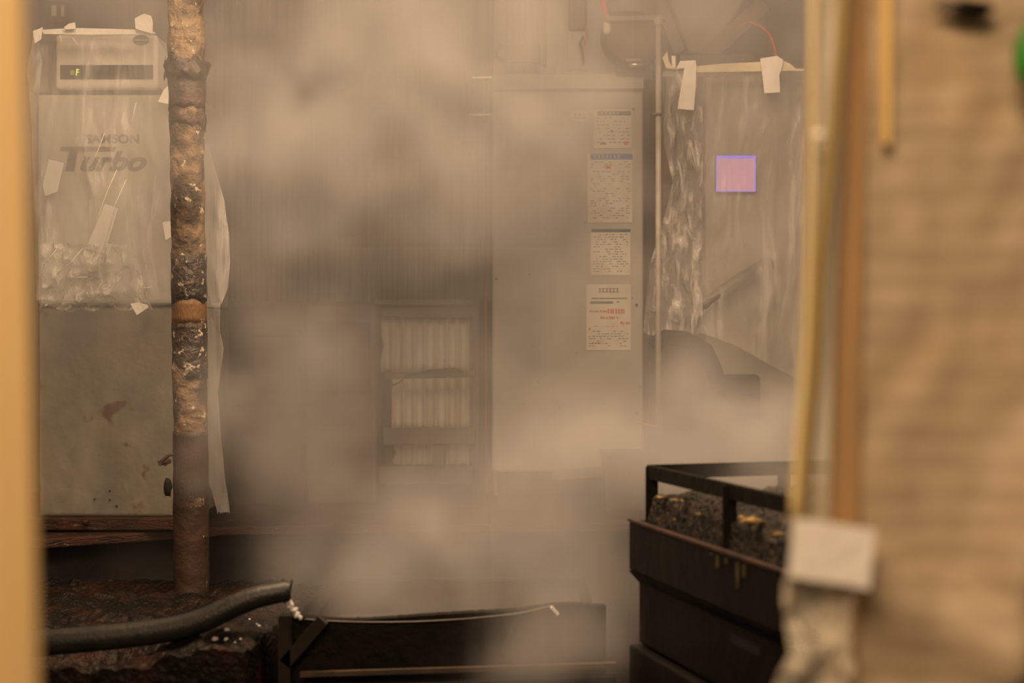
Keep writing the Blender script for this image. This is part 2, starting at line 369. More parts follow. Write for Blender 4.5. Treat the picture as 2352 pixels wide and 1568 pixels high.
# arm plate made of a ring end and a body
n = 28; vs = []; fs = []
for k in range(n):
    t = 2 * math.pi * k / n; vs.append(P(1156 + 21 * math.cos(t), 121 - 21 * math.sin(t), 6.05)); vs.append(P(1153 + 9 * math.cos(t), 122 - 10 * math.sin(t), 6.05))
m0 = len(vs); vs += [v + Vector((0, .03, 0)) for v in vs]
for k in range(n):
    i, j = 2 * k, 2 * ((k + 1) % n)
    fs += [(i, j, j + 1, i + 1), (m0 + i, m0 + i + 1, m0 + j + 1, m0 + j), (i, m0 + i, m0 + j, j), (i + 1, j + 1, m0 + j + 1, m0 + i + 1)]
a.add(vs, fs); a.prism([(1172, 101), (1240, 97), (1240, 142), (1172, 142)], 6.052, .028)
a.build('arm', M['dark_metal'], ba)
MB().pbox(1222, 98, 1241, 143, 6.045, .05).build('socket', M['black'], ba, bevel=.003)
eb = thing('electrical_box', (X(1370, 6.15), 6.15, Z(167, 6.0)), 'grey electrical box standing on top of the heater', 'electrical box')
MB().box((X(1240, 6.15), 6.15, Z(168, 6.0)), (X(1500, 6.15), 6.4, Z(-80, 6.15))).build('case', M['heater'], eb, bevel=.006)
MB().pbox(1239, -60, 1255, 150, 6.14, .02).build('hinge_side', M['mid_metal'], eb, bevel=.003)
MB().pbox(1306, -60, 1348, 70, 6.12, .04).build('cover_plate', M['mid_metal'], eb, bevel=.012)
MB().pbox(1305, 70, 1350, 160, 6.138, .015).build('lower_plate', M['heater'], eb)
MB().tube([P(1345, 60, 6.11), P(1348, 85, 6.1), P(1338, 110, 6.11), P(1340, 125, 6.11)], .004, 8).build('wire', M['red_wire'], eb)
MB().tube([P(1339, 84, 6.11), P(1332, 100, 6.1), P(1338, 120, 6.11), P(1340, 150, 6.11)], .006, 8).build('lead', M['dark_metal'], eb)
MB().tube([P(1252, 152, 6.13), P(1252, 152, 6.16)], .007, 10).build('screw', M['black'], eb)

bm_ = thing('burner_motor', (X(1450, 5.9), 6.0, Z(165, 6.0)), 'large hazy round blower motor above the heater', 'blower')
MB().tube([P(1450, 88, 5.86), P(1450, 88, 5.92), P(1450, 88, 6.12)], [.10, .13, .13], 36).build('housing', M['dark_metal'], bm_, smooth=False, bevel=.01)
MB().tube([P(1450, 40, 5.9), P(1460, -60, 5.9)], [.11, .10], 24).build('upper_drum', M['mid_metal'], bm_)
MB().bar(P(1392, 46, 5.84), P(1530, 42, 5.84), .05, .022).build('flange', M['mid_metal'], bm_, bevel=.004)
MB().pbox(1414, 120, 1482, 168, 5.95, .1).build('foot', M['dark_metal'], bm_, bevel=.01)
MB().tube([P(1438, 139, 5.8), P(1474, 137, 5.8)], .007, 10).build('fitting', M['pipe'], bm_, smooth=True)
MB().tube([P(1444, 149, 5.8), P(1476, 148, 5.8)], .008, 10).build('bright_fitting', M['chrome'], bm_, smooth=True)
MB().blob(P(1394, 64, 5.85), (.018, .018, .03), 2, .1).build('valve_knob', M['tape_y'], bm_, smooth=True)
MB().tube([P(1382, -30, 5.85), P(1386, 10, 5.84), P(1396, 45, 5.84)], .012, 8).build('hose', M['red_wire'], bm_, smooth=True)

sl = thing('flue_duct', (X(1640, 6.2), 6.2, Z(165, 6.2)), 'pale funnel duct rising above the wrapped boiler', 'duct')
MB().prism([(1518, -60), (1745, -60), (1640, 125), (1580, 125)], 6.2, .25).build('funnel', M['heater'], sl, bevel=.02)
MB().bar(P(1755, 10, 6.1), P(1610, 140, 6.1), .03, .07).build('brace', M['mid_metal'], sl)
MB().bar(P(1505, -20, 6.1), P(1560, 120, 6.1), .03, .05).build('brace', M['mid_metal'], sl)
MB().pbox(1560, 122, 1760, 158, 6.05, .2).build('collar', M['dark_metal'], sl, bevel=.01)
wr = MB().tube([P(1700, 60, 5.9), P(1720, 50, 5.9), P(1745, 58, 5.9), P(1768, 80, 5.9), P(1780, 110, 5.9), P(1783, 150, 5.9)], .005, 8).build('cable_loop', M['red_wire'], smooth=True)
tag(wr, 'thin red cable arching above the wrapped boiler', 'cable')

# long vertical pipe
vp = thing('vertical_pipe', (X(1512, 5.6), 5.6, pt), 'slim pale vertical pipe between the heater and wrapped boiler', 'pipe')
MB().tube([(X(1512, 5.6), 5.6, pt), (X(1512, 5.6), 5.6, Z(45, 5.6))], .0115, 14).build('tube', M['pipe'], vp, smooth=True)
MB().bar(P(1496, 262, 5.59), P(1520, 262, 5.59), .02, .006).build('clamp', M['dark_metal'], vp)
MB().tube([P(1512, 42, 5.6), P(1512, 58, 5.6)], .017, 12).build('coupling', M['pipe'], vp)
rw = MB().tube([P(1462, 970, 5.75), P(1480, 974, 5.75), P(1500, 978, 5.75), P(1524, 979, 5.75)], .004, 8).build('red_cable', M['red_wire'])
tag(rw, 'short red cable low beside the vertical pipe', 'cable')

# ------------------------------------------------------------------ wrapped boiler on the right
YB = 5.85
rb = thing('wrapped_boiler', (X(1690, YB), YB + .3, pt), 'dark boiler with a glowing pink screen, wrapped in clear film', 'boiler')
MB().box((X(1520, YB), YB, pt), (X(1850, YB), YB + .55, Z(160, YB))).build('body', mat('boiler_grey', (.20, .19, .165), .45, col2=(.28, .255, .21), scale=3), rb, bevel=.02)
MB().pbox(1522, 175, 1620, 1040, YB - .012, .02).build('side_door', M['dark_metal'], rb, bevel=.004)
sc = MB().pbox(1644, 356, 1737, 441, YB - .02, .021).build('screen_bezel', M['dark_metal'], rb, bevel=.003)
MB().pbox(1645, 357, 1736, 440, YB - .023, .004).build('backlight', M['screen_edge'], sc)
MB().pbox(1648, 364, 1733, 438, YB - .0255, .003).build('display', M['screen'], sc)
MB().pbox(1655, 860, 1748, 965, YB - .09, .1).build('junction_box', M['black'], rb, bevel=.02)
MB().tube([P(1500, 800, YB - .1), P(1530, 775, YB - .1), P(1575, 778, YB - .1), P(1620, 805, YB - .1), P(1640, 850, YB - .1), P(1650, 890, YB - .08)], .035, 14).build('elbow_hose', M['black'], rb, smooth=True)
MB().tube([P(1560, 735, YB - .06), P(1620, 700, YB - .05), P(1690, 650, YB - .04), P(1770, 600, YB - .02)], .03, 12).build('bent_hose', M['dark_metal'], rb, smooth=True)
MB().pbox(1528, 150, 1845, 160, YB + .01, .4).build('top_plate', M['mid_metal'], rb, bevel=.004)

def sheet(fn_px, Y, nu, nv, amp, fs=(3, 1.2), seed=0.):
    def fn(u, v):
        px, py = fn_px(u, v); p = P(px, py, Y)
        w = mn.noise(Vector((p.x * 9 * fs[0] / 3 + seed + 1.2 * mn.noise(Vector((p.x * 3, p.z * 3, seed))), p.z * fs[1] * 2, seed)))
        w2 = mn.noise(Vector((p.x * 30, p.z * 12, seed + 5)))
        return p + Vector((0, amp * (w + .35 * w2), 0))
    return MB().grid(fn, nu, nv)
def lerp(tab, t):
    for (a, va), (c, vc) in zip(tab, tab[1:]):
        if t <= c: return va + (vc - va) * (t - a) / (c - a)
    return tab[-1][1]
fl = thing('film_wrap', (X(1690, YB - .1), YB - .1, Z(760, YB)), 'clear crinkled plastic film taped over the boiler with pink screen', 'plastic film')
EL = [(155, 1525), (200, 1532), (290, 1522), (330, 1525), (420, 1545), (480, 1530), (600, 1495), (700, 1483), (765, 1478)]
def fnA(u, v):
    py = 158 + (762 - 158) * v; return (lerp(EL, py) * (1 - u) + 1612 * u, py + (8 * math.sin(u * 9) + 6 * mn.noise(Vector((u * 6, 3, 0))) if v == 1 else 0))
sheet(fnA, YB - .10, 60, 200, .035, seed=2).build('crumpled_edge', M['film2'], fl, smooth=True)
def fnB(u, v):
    py = 158 + (lerp([(0, 765), (.3, 790), (.6, 830), (1, 880)], u) - 158) * v; return (1612 + (1850 - 1612) * u, py)
sheet(fnB, YB - .08, 60, 120, .02, fs=(1.2, 1.5), seed=7).build('front_film', M['film'], fl, smooth=True)
def tape(poly, Y, d, name, m, parent, label=None):
    o = MB().prism(poly, Y, d).build(name, M[m], parent, bevel=.001)
    if label: o['label'] = label
    return o
tape([(1562, 140), (1597, 138), (1600, 150), (1598, 200), (1594, 253), (1556, 250), (1564, 200), (1572, 156), (1553, 158)], YB - .14, .004, 'tape_strip', 'tape', fl, 'long hanging white tape strip')
tape([(1746, 134), (1785, 128), (1800, 138), (1795, 160), (1790, 170), (1792, 212), (1756, 214), (1750, 165)], YB - .14, .004, 'tape_strip', 'tape', fl, 'short white tape strip near the right corner')
tape([(1598, 152), (1660, 146), (1745, 142), (1800, 140), (1815, 146), (1828, 157), (1848, 158), (1846, 163), (1790, 163), (1600, 166)], YB - .125, .006, 'tape_band', 'tape_y', fl, 'buff tape band along the top')
tape([(1521, 132), (1533, 118), (1536, 140), (1545, 155), (1560, 160), (1530, 156)], YB - .13, .005, 'curled_tape', 'tape_y', fl)
tape([(1542, 128), (1552, 128), (1552, 155), (1544, 155)], YB - .13, .004, 'tape_end', 'tape', fl)

# ------------------------------------------------------------------ boiler on the left with its film
YL = 5.3
bl = thing('oil_boiler', (X(270, YL), YL + .3, pt), 'beige boiler with dark display strip and Turbo lettering, left of the pole', 'boiler')
MB().box((X(85, YL), YL, Z(700, YL)), (X(452, YL), YL + .6, Z(216, YL))).build('body', M['boiler'], bl, bevel=.015)
MB().box((X(85, YL), YL + .02, Z(1188, YL)), (X(452, YL), YL + .6, Z(704, YL))).build('lower_body', M['boiler_low'], bl, bevel=.01)
hd = MB()
for (px0, px1, py0, py1, yo, d) in ((126, 362, 78, 205, -.02, .35),): hd.pbox(px0, py0, px1, py1, YL + yo, d)
hd.build('control_head', M['boiler_head'], bl, bevel=.016)
MB().pbox(82, 84, 128, 214, YL + .06, .3).build('head_side', M['mid_metal'], bl, bevel=.01)
MB().pbox(120, 196, 366, 215, YL + .01, .3).build('head_gap', M['seam'], bl)
dp = MB().pbox(138, 149, 351, 181, YL - .026, .012).build('display_strip', M['dark_plastic'], bl, bevel=.002)
tx = text('F', 'led_digit', M['led'], dp, P(173, 173, YL - .029), .034, .15, .75, .0003)
MB().pbox(161, 161, 170, 172, YL - .028, .003).build('dim_digit', M['led_dim'], dp)
ov = MB(); c0 = P(324, 92, YL - .024); ov.tube([c0, c0 + Vector((0, .01, 0))], .019, 30)
for v in ov.v: v.x = c0.x + (v.x - c0.x) * 1.6
ob = ov.build('logo_badge', M['ink'], bl); ob['label'] = 'dark oval badge'
MB().bar(P(308, 92, YL - .0265), P(341, 92, YL - .0265), .004).build('badge_line', M['boiler_head'], ob)
text('SAMSON', 'brand_lettering', M['ink'], bl, P(196, 328, YL - .002), .046, 0, 1.12, .001)
text('urbo', 'model_lettering', M['ink'], bl, P(180, 390, YL - .002), .098, .35, 1.28, .0035)
MB().prism([(140, 337), (266, 337), (262, 347), (178, 347), (170, 392), (150, 392), (159, 347), (136, 347)], YL - .003, .003).build('model_lettering', M['ink'], bl)
MB().box((X(70, YL) - .3, YL - .05, Z(1213, YL)), (X(455, YL), YL + .02, Z(1187, YL))).build('base_channel', M['rust'], bl, bevel=.004)
MB().box((X(100, YL), YL + .06, pt), (X(440, YL), YL + .55, Z(1188, YL))).build('base_block', M['black'], bl)
MB().blob(P(196, 1198, YL - .06), (.012, .012, .014), 2, .4, 9).build('bolt', M['rust'], bl, smooth=True)
for (px, py) in ((252, 1127), (217, 1146), (252, 1148), (268, 1162)):
    MB().blob(P(px, py, YL + .018), .005, 1).build('rust_spot', M['black'], bl)
# film cover
fc = thing('film_cover', (X(270, YL - .08), YL - .08, Z(1180, YL)), 'clear plastic film draped over the beige boiler and taped', 'plastic film')
EL2 = [(66, 78), (110, 75), (160, 62), (220, 68), (700, 88)]
ER2 = [(66, 352), (90, 362), (130, 388), (220, 394), (700, 398)]
def fnC(u, v):
    py = 68 + (690 - 68) * v; e0, e1 = lerp(EL2, py), lerp(ER2, py)
    return (e0 + (e1 - e0) * u, py + (10 * mn.noise(Vector((u * 7, 0, 2))) if v > .97 else 0))
sheet(fnC, YL - .09, 100, 160, .03, fs=(1.6, 1.6), seed=11).build('upper_film', M['film'], fc, smooth=True)
def fnC2(u, v):
    py = 560 + 150 * v + 18 * mn.noise(Vector((u * 6, v * 5, 8))); return (92 + (200 + 60 * v) * u, py)
sheet(fnC2, YL - .12, 80, 60, .05, fs=(2.5, 9), seed=4).build('crumpled_hem', M['film2'], fc, smooth=True)
def fnD(u, v): return (92 + (396 - 92) * u, 690 + (1178 - 690) * v)
sheet(fnD, YL - .06, 60, 60, .02, fs=(1, 1), seed=9).build('lower_film', M['film_low'], fc, smooth=True)
def fnE(u, v):
    py = 330 + (705 - 330) * v
    e1 = lerp([(330, 478), (400, 498), (460, 514), (540, 526), (600, 528), (660, 524), (690, 512), (705, 505)], py); return (440 + (e1 - 440) * u, py)
sheet(fnE, 4.98, 30, 100, .02, seed=21).build('side_film', M['film3'], fc, smooth=True)
def fnF(u, v):
    py = 695 + (1176 - 695) * v
    e0 = lerp([(695, 440), (1000, 462), (1100, 478), (1176, 498)], py); e1 = lerp([(695, 508), (760, 505), (800, 514), (900, 500), (980, 506), (1100, 516), (1176, 527)], py)
    return (e0 + (e1 - e0) * u, py + (10 * abs(mn.noise(Vector((u * 12, 0, 0)))) if v > .98 else 0))
sheet(fnF, 4.98, 24, 120, .02, seed=23).build('side_film', M['film3'], fc, smooth=True)
T = [([(309, 42), (330, 31), (347, 36), (351, 50), (350, 77), (330, 72), (311, 66)], 'upright white tape flap'),
     ([(75, 72), (98, 62), (94, 90), (80, 100)], None), ([(147, 62), (158, 54), (172, 51), (174, 66), (150, 68)], None),
     ([(362, 234), (376, 206), (389, 194), (392, 240)], 'torn white tape corner by the pole'),
     ([(373, 510), (392, 508), (392, 545), (380, 552)], None),
     ([(299, 697), (318, 694), (338, 700), (341, 706), (314, 724), (307, 712)], 'loose tape scrap at the hem')]
for poly, lb in T: tape(poly, YL - .15, .004, 'tape_piece', 'tape', fc, lb)
tape([(96, 68), (130, 66), (170, 64), (260, 66), (345, 69), (358, 76), (345, 79), (200, 80), (100, 78)], YL - .13, .008, 'folded_edge', 'tape', fc, 'bright folded upper edge')
tm = film_mat('translucent_tape', .32, .4, bump=.1, hi=.4)
M['ttape'] = tm
tape([(112, 365), (147, 374), (132, 440), (104, 450), (98, 425)], YL - .12, .002, 'clear_tape', 'ttape', fc)
tape([(240, 468), (272, 478), (240, 582), (197, 570)], YL - .125, .002, 'clear_tape', 'ttape', fc)
for pts in (([(313, 235), (300, 290)]), ([(240, 305), (225, 345), (206, 385)]), ([(268, 390), (246, 440), (228, 490), (214, 525)]), ([(290, 412), (262, 475), (255, 500), (238, 560), (220, 600), (215, 620)]),
            ([(130, 630), (165, 600), (190, 570)]), ([(100, 610), (115, 590), (130, 572)]), ([(322, 663), (350, 658)]), ([(165, 637), (200, 636)]), ([(165, 85), (180, 105)]), ([(138, 82), (142, 98)])):
    MB().tube([P(x, y, YL - .14) for x, y in pts], .0013, 6).build('fold_crease', M['tape'], fc, smooth=True)

# ------------------------------------------------------------------ behind the left boiler
ec = thing('wall_cabinet', (X(230, 6.4), 6.4, Z(75, 6.4)), 'dull brown wall cabinet above and behind the beige boiler', 'cabinet')
MB().box((X(155, 6.4), 6.4, Z(95, 6.4)), (X(300, 6.4), 6.69, 3.2)).build('case', M['mid_metal'], ec, bevel=.008)
MB().box((X(294, 6.38), 6.38, Z(70, 6.38)), (X(306, 6.38), 6.4, 3.2)).build('edge', M['dark_metal'], ec)
gp = MB().box((X(308, 6.5), 6.5, .7), (X(372, 6.5), 6.69, 3.25)).build('grey_column', M['mid_metal'], bevel=.006); tag(gp, 'greenish grey wall column right of the brown wall cabinet', 'column')
gp = MB().box((X(372, 6.45), 6.45, .7), (X(386, 6.45), 6.69, 3.25)).build('conduit', M['pipe'], bevel=.006); tag(gp, 'pale conduit running up just left of the rusty pole', 'conduit')
dpz = MB().tube([P(100, 800, 6.0), P(100, -80, 6.0)], .022, 12).build('dark_riser', M['dark_metal'], smooth=True); tag(dpz, 'dark vertical riser pipe behind the left end of the boiler', 'pipe')
mt = thing('meter_box', (X(132, 5.95), 5.95, Z(52, 5.95)), 'small dark meter box with two pale windows, top left', 'meter')
MB().pbox(108, 3, 152, 50, 5.95, .1).build('case', M['dark_metal'], mt, bevel=.004)
MB().pbox(118, 12, 129, 36, 5.945, .01).build('window', M['paper'], mt); MB().pbox(140, 12, 147, 36, 5.945, .01).build('window', M['paper'], mt)

# ------------------------------------------------------------------ rusty pole
YP = 4.8
pl = thing('rusty_pole', (X(442, YP), YP, .40), 'thick rusty flaking pole wrapped in tar bands', 'pole')
def pc(py): return (lerp([(-200, 424), (0, 426), (784, 436), (1500, 441)], py))
def seg(y0, y1, r, m, name, rag=.004, n=26, rs=18, jag=0):
    k = max(3, int(abs(y1 - y0) / 12)); pts = [P(pc(y0 + (y1 - y0) * i / k), y0 + (y1 - y0) * i / k, YP) for i in range(k + 1)]
    t = MB().tube(pts, r, n, True, rag, rs)
    if jag:
        for i, v in enumerate(t.v):
            if i < n or i >= n * k:
                v.z += jag * mn.noise(v * 40) + jag * .5 * mn.noise(v * 90)
    return t.build(name, M[m], pl, smooth=True)
seg(-180, 1420, .0575, 'pole_base', 'shaft', .006, 32)
seg(-180, 150, .060, 'pole_tan', 'scale_crust', .008, 32)
seg(148, 250, .0625, 'pole_dark', 'tar_wrap', .006, 48, 14, .02)
seg(250, 292, .0595, 'pole_dark', 'tar_wrap', .012, 48, 12, .05)
o = seg(142, 176, .071, 'pole_dark', 'torn_collar', .022, 60, 25, .035); o['label'] = 'ragged torn collar'
seg(590, 690, .0605, 'pole_speck', 'tar_wrap', .003, 40, 14, .02)
o = seg(688, 742, .0585, 'pole_orange', 'orange_band', .001); o['label'] = 'orange band'
seg(742, 865, .0595, 'pole_speck', 'tar_wrap', .003, 40, 14, .02)
seg(990, 1420, .0595, 'pole_low', 'lower_sleeve', .003)
MB().blob(P(380, 1060, YP - .02), (.02, .012, .012), 2, .6, 9).build('scrap', M['rust'], pl, smooth=True)
MB().blob(P(386, 1118, YP - .02), (.012, .012, .03), 2, .6, 9).build('scrap', M['black'], pl, smooth=True)
MB().tube([P(398, 1043, YP - .04), P(388, 1045, YP - .05), P(376, 1055, YP - .05), P(366, 1068, YP - .05)], .006, 8).build('wire_end', M['rust'], pl)

# ------------------------------------------------------------------ mucky ledge, hose, vat
def ledge(u, v):
    Y = 3.42 + (5.05 - 3.42) * v; x = -1.75 + (-.645 + .03 * math.sin(v * 9) + 1.75) * u
    z = .545 - .06 * v + .035 * mn.noise(Vector((x * 5, Y * 5, 0))) + .018 * mn.noise(Vector((x * 17, Y * 17, 3))) + .007 * mn.noise(Vector((x * 48, Y * 48, 9)))
    z += .10 * math.exp(-((x + .70) / .17) ** 2 - ((Y - 3.60) / .28) ** 2)
    hole = math.exp(-((x + 1.12) / .17) ** 2 - ((Y - 3.78) / .17) ** 2)
    z -= .22 * hole
    if v == 0 or u == 1: z = .0
    return Vector((x, Y, z))
lg = MB().grid(ledge, 150, 170).build('sludge_ledge', M['muck'], smooth=False)
tag(lg, 'ledge caked with wet black and rust brown sludge, lower left', 'ledge')
hp = [(-60, 1486), (60, 1480), (150, 1472), (260, 1462), (360, 1450), (430, 1436), (490, 1414), (540, 1390), (590, 1371), (630, 1362), (662, 1356)]
YF = 3.58
ho = thing('rubber_hose', (X(300, YF), YF, Z(1500, YF)), 'thick black rubber hose pouring water into the vat', 'hose')
def smoothpts(p, k=5):
    out = []
    for i in range(len(p) - 1):
        p0, p1, p2, p3 = p[max(i-1, 0)], p[i], p[i+1], p[min(i+2, len(p)-1)]
        for j in range(k):
            t = j / k
            out.append(tuple(.5 * (2*b_ + (c_ - a_) * t + (2*a_ - 5*b_ + 4*c_ - d_) * t*t + (3*b_ - a_ - 3*c_ + d_) * t**3) for a_, b_, c_, d_ in zip(p0, p1, p2, p3)))
    return out + [p[-1]]
hs = smoothpts(hp)
pts = [P(x, y, YF - .03 * math.sin(i / len(hs) * 3)) for i, (x, y) in enumerate(hs)]
rad = [.031 - .0075 * (i / len(hs)) for i in range(len(hs))]
MB().tube(pts, rad, 24, False, .001, 14).build('tube', M['rubber'], ho, smooth=True, solid=.006)
MB().tube([pts[-1] + Vector((-.004, 0, 0)), pts[-1] + Vector((.003, 0, -.002))], .026, 20, False, .006, 40).build('mouth', M['rubber'], ho, solid=.006)
MB().tube([P(648, 1331, YF), P(652, 1334, YF), P(657, 1342, YF), P(660, 1350, YF)], .0035, 6).build('wire_tie', M['rust'], ho)
ws = MB()
rnd = random.Random(11)
for i in range(46):
    t = rnd.random(); x = 655 + 26 * t + rnd.uniform(-5, 6) * (.5 + t); y = 1372 + 44 * t + rnd.uniform(-3, 3); r = rnd.uniform(.0025, .006)
    ws.blob(P(x, y, YF + rnd.uniform(-.01, .01)), (r, r, r * rnd.uniform(1, 1.9)), 2, .5, 30)
w_ = ws.build('water_stream', M['water'], smooth=True); tag(w_, 'sparkling water falling from the hose mouth', 'water', None, 'stuff')
def onledge(px, py):
    Y = 3.42
    while Y < 4.6:
        p = P(px, py, Y); v = (Y - 3.42) / 1.63; u = (p.x + 1.75) / (-.645 + .03 * math.sin(v * 9) + 1.75)
        if 0 < v and 0 < u < 1 and ledge(u, v).z > p.z: return p
        Y += .004
    return P(px, py, 3.44)
bb = MB(); rnd = random.Random(3)
for (x, y, r) in ((490, 1443, .006), (504, 1443, .004), (521, 1446, .008), (494, 1467, .009), (520, 1468, .007), (553, 1468, .005), (525, 1422, .005), (519, 1426, .004), (573, 1422, .004), (595, 1437, .004), (590, 1433, .003), (540, 1475, .003)):
    bb.blob(onledge(x, y), (r, r * .8, r * .7), 2, .3, 30)
bb_ = bb.build('glint_beads', M['water'], smooth=True); tag(bb_, 'wet bubbles added as painted glints on the sludge below the hose', 'beads', None, 'stuff')  # pale beads added to stand in for wet highlights on the sludge

# steel vat whose near rim crosses the bottom of the picture
YV = 3.62
vt = thing('steaming_vat', (X(1020, YV), YV + .5, 0), 'black steel vat with an uneven rim and steam rising out of it', 'vat')
rim = [(648, 1413), (690, 1416), (740, 1421), (790, 1424), (840, 1423), (900, 1419), (980, 1413), (1060, 1408), (1140, 1404), (1200, 1399), (1250, 1391), (1290, 1387), (1340, 1388), (1390, 1393)]
def jag(x, s): return 1.6 * mn.noise(Vector((x * .08, s, 0))) + 1.2 * mn.noise(Vector((x * .2, s, 2)))
wl = MB(); n = 150; vs = []; fs = []
for i in range(n + 1):
    px = 648 + (1392 - 648) * i / n; y = lerp(rim, px) + jag(px, 1)
    t = P(px, y, YV)
    vs += [t, t + Vector((0, .035, 0)), Vector((t.x, YV, .1)), Vector((t.x, YV + .035, .1))]
for i in range(n):
    a_ = 4 * i; c_ = a_ + 4
    fs += [(a_, c_, c_ + 1, a_ + 1), (a_, a_ + 2, c_ + 2, c_), (a_ + 1, c_ + 1, c_ + 3, a_ + 3), (a_ + 2, a_ + 3, c_ + 3, c_ + 2)]
fs += [(0, 1, 3, 2), (4 * n, 4 * n + 2, 4 * n + 3, 4 * n + 1)]
wl.add(vs, fs).build('near_wall', M['black'], vt)
zr = Z(1405, YV) - .07; x0, x1 = X(648, YV), X(1392, YV)
MB().box((x0, YV + .03, .1), (x0 + .03, YV + 1.0, zr - .02)).build('side_wall', M['black'], vt)
MB().box((x1 - .03, YV + .03, .1), (x1, YV + 1.0, zr - .02)).build('side_wall', M['black'], vt)
MB().box((x0, YV + 1.0, .1), (x1, YV + 1.03, zr - .02)).build('far_wall', M['black'], vt)
MB().box((x0, YV, .0), (x1, YV + 1.03, .1)).build('bottom', M['black'], vt)
MB().box((x0 + .03, YV + .04, .40), (x1 - .03, YV + 1.0, .46)).build('hot_water', mat('dark_water', (.06, .055, .045), .08), vt)
MB().tube([P(x, y, YV - .012) for x, y in smoothpts([(700, 1421), (770, 1426), (850, 1428), (950, 1427), (1050, 1422), (1120, 1416), (1190, 1408), (1240, 1397), (1268, 1390)])], .0015, 8).build('rim_wire', M['mid_metal'], vt, smooth=True)
MB().bar(P(655, 1413, YV - .03), P(655, 1600, YV - .03), .03).build('corner_post', M['brace'], vt)
MB().bar(P(742, 1422, YV - .03), P(655, 1522, YV - .03), .03).build('diagonal_brace', M['brace'], vt)
MB().bar(P(690, 1548, YV - .04), P(1415, 1526, YV - .04), .016, .012).build('lower_rail', mat('worn_rail', (.10, .06, .035), .5, col2=(.04, .03, .02), scale=12), vt)
MB().bar(P(700, 1585, YV - .05), P(1415, 1560, YV - .05), .03, .02).build('lower_rail', M['black'], vt)
MB().bar(P(1266, 1393, YV - .02), P(1282, 1411, YV - .02), .018, .006).build('pale_tag', M['tape'], vt)

# ------------------------------------------------------------------ crate stack on the right
C0 = Vector((.339, 3.5)); U = Vector((.279, -.960)); V = Vector((.960, .279))
def cb(u0, u1, v0, v1, z0, z1, taper=0.):
    q = []
    for z, t in ((z0, taper), (z1, 0)):
        for (u, v) in ((u0 + t, v0 + t), (u1 - t, v0 + t), (u1 - t, v1 - t), (u0 + t, v1 - t)):
            w = C0 + U * u + V * v; q.append(Vector((w.x, w.y, z)))
    return MB().add(q, [(0,3,2,1),(4,5,6,7),(0,1,5,4),(1,2,6,5),(2,3,7,6),(3,0,4,7)])
def cpt(u, v, z): w = C0 + U * u + V * v; return Vector((w.x, w.y, z))
LU, LV = .92, .55
def crate(z0, z1, label, bottom=False):
    c = thing('stacking_crate', cpt(LU / 2, LV / 2, z0), label, 'crate', 'black crates stacked on the right')
    zm = z1 - .155
    cb(-.035, LU, -.04, LV, zm + .03, z1).build('rim', M['black2'], c, bevel=.008)
    cb(-.035, LU, -.04, LV, zm, zm + .03, .022).build('rim_chamfer', M['black2'], c)
    cb(-.018, LU - .02, -.02, LV - .02, z0, zm + .01).build('body', M['black2'], c, bevel=.008)
    return c
zt = Z(1197, 3.5); zbm = Z(1482, 3.5)
c1 = crate(zbm + .004, zt, 'black crate with rusty drips directly under the charred rack')
cb(.52, .66, -.0215, -.015, zbm + .115, zbm + .135).build('hand_slot', mat('slot_black', (.002, .002, .002), .9), c1)
c2 = crate(zbm - .33, zbm, 'lowest black crate of the stack, its rim cut by the picture edge')
c3 = crate(.0, zbm - .334, 'bottom black crate carrying the stack')
# spill drips
ydm = mat('yellow_drip', (.10, .085, .04), .5, col2=(.05, .04, .02), scale=30)
for u_, l_ in ((.47, .02), (.50, .05), (.545, .03), (.60, .09), (.63, .05)):
    MB().bar(cpt(u_, -.042, zt - .01), cpt(u_, -.042, zt - l_ * .7), .007, .004).build('drip_mark', ydm, c1)
ed = MB().bar(cpt(-.03, -.038, zt + .002), cpt(LU, -.038, zt + .002), .012, .006).build('worn_edge', mat('worn_brown_edge', (.07, .035, .02), .5, col2=(.02, .012, .009), scale=20), c1)
# rack on top
zk = Z(1067, 3.5)
rk = thing('charred_rack', cpt(LU / 2, LV / 2, zt), 'blackened open rack of flat bars filled with charred crust', 'rack')
def flat(u0, v0, u1, v1, z0, z1, nm='rail'):
    t = MB().bar(cpt(u0, v0, (z0 + z1) / 2), cpt(u1, v1, (z0 + z1) / 2), .012, z1 - z0)
    return t.build(nm, M['black'], rk, bevel=.002)
flat(0, 0, LU, 0, zk - .035, zk); flat(0, 0, 0, LV, zk - .035, zk); flat(0, LV, LU, LV, zk - .035, zk); flat(LU, 0, LU, LV, zk - .035, zk)
for (u_, v_) in ((0.006, 0.006), (.47, 0), (LU, 0), (0, .37), (0, LV), (LU, LV), (.47, LV)):
    MB().bar(cpt(u_, v_, zt), cpt(u_, v_, zk - .005), .03, .012).build('post', M['black'], rk)
def hz(u, v, z1):   # crust: ragged top
    return z1 + .022 * mn.noise(Vector((u * 14, v * 14, 1))) + .014 * mn.noise(Vector((u * 45, v * 45, 4)))
def crust(u, v):
    uu, vv = -.004 + (LU + .008) * u, -.008 + (LV + .012) * v
    top = zt + .075 - .018 * u
    if u < .001 or v < .001 or u > .999 or v > .999: return cpt(uu, vv, zt + .0)
    e = min(1, min(v, u, 1 - u, 1 - v) * 30)
    return cpt(uu + .004 * mn.noise(Vector((uu * 60, vv * 60, 7))), vv + (.010 * mn.noise(Vector((uu * 40, 5, vv * 20))) if v < .1 else 0), zt + (hz(uu, vv, top) - zt) * e ** .3)
MB().grid(crust, 170, 70).build('charred_crust', M['char'], rk, smooth=False)
yfm = mat('yellow_flake', (.42, .28, .09), .6, col2=(.25, .16, .06), scale=30)
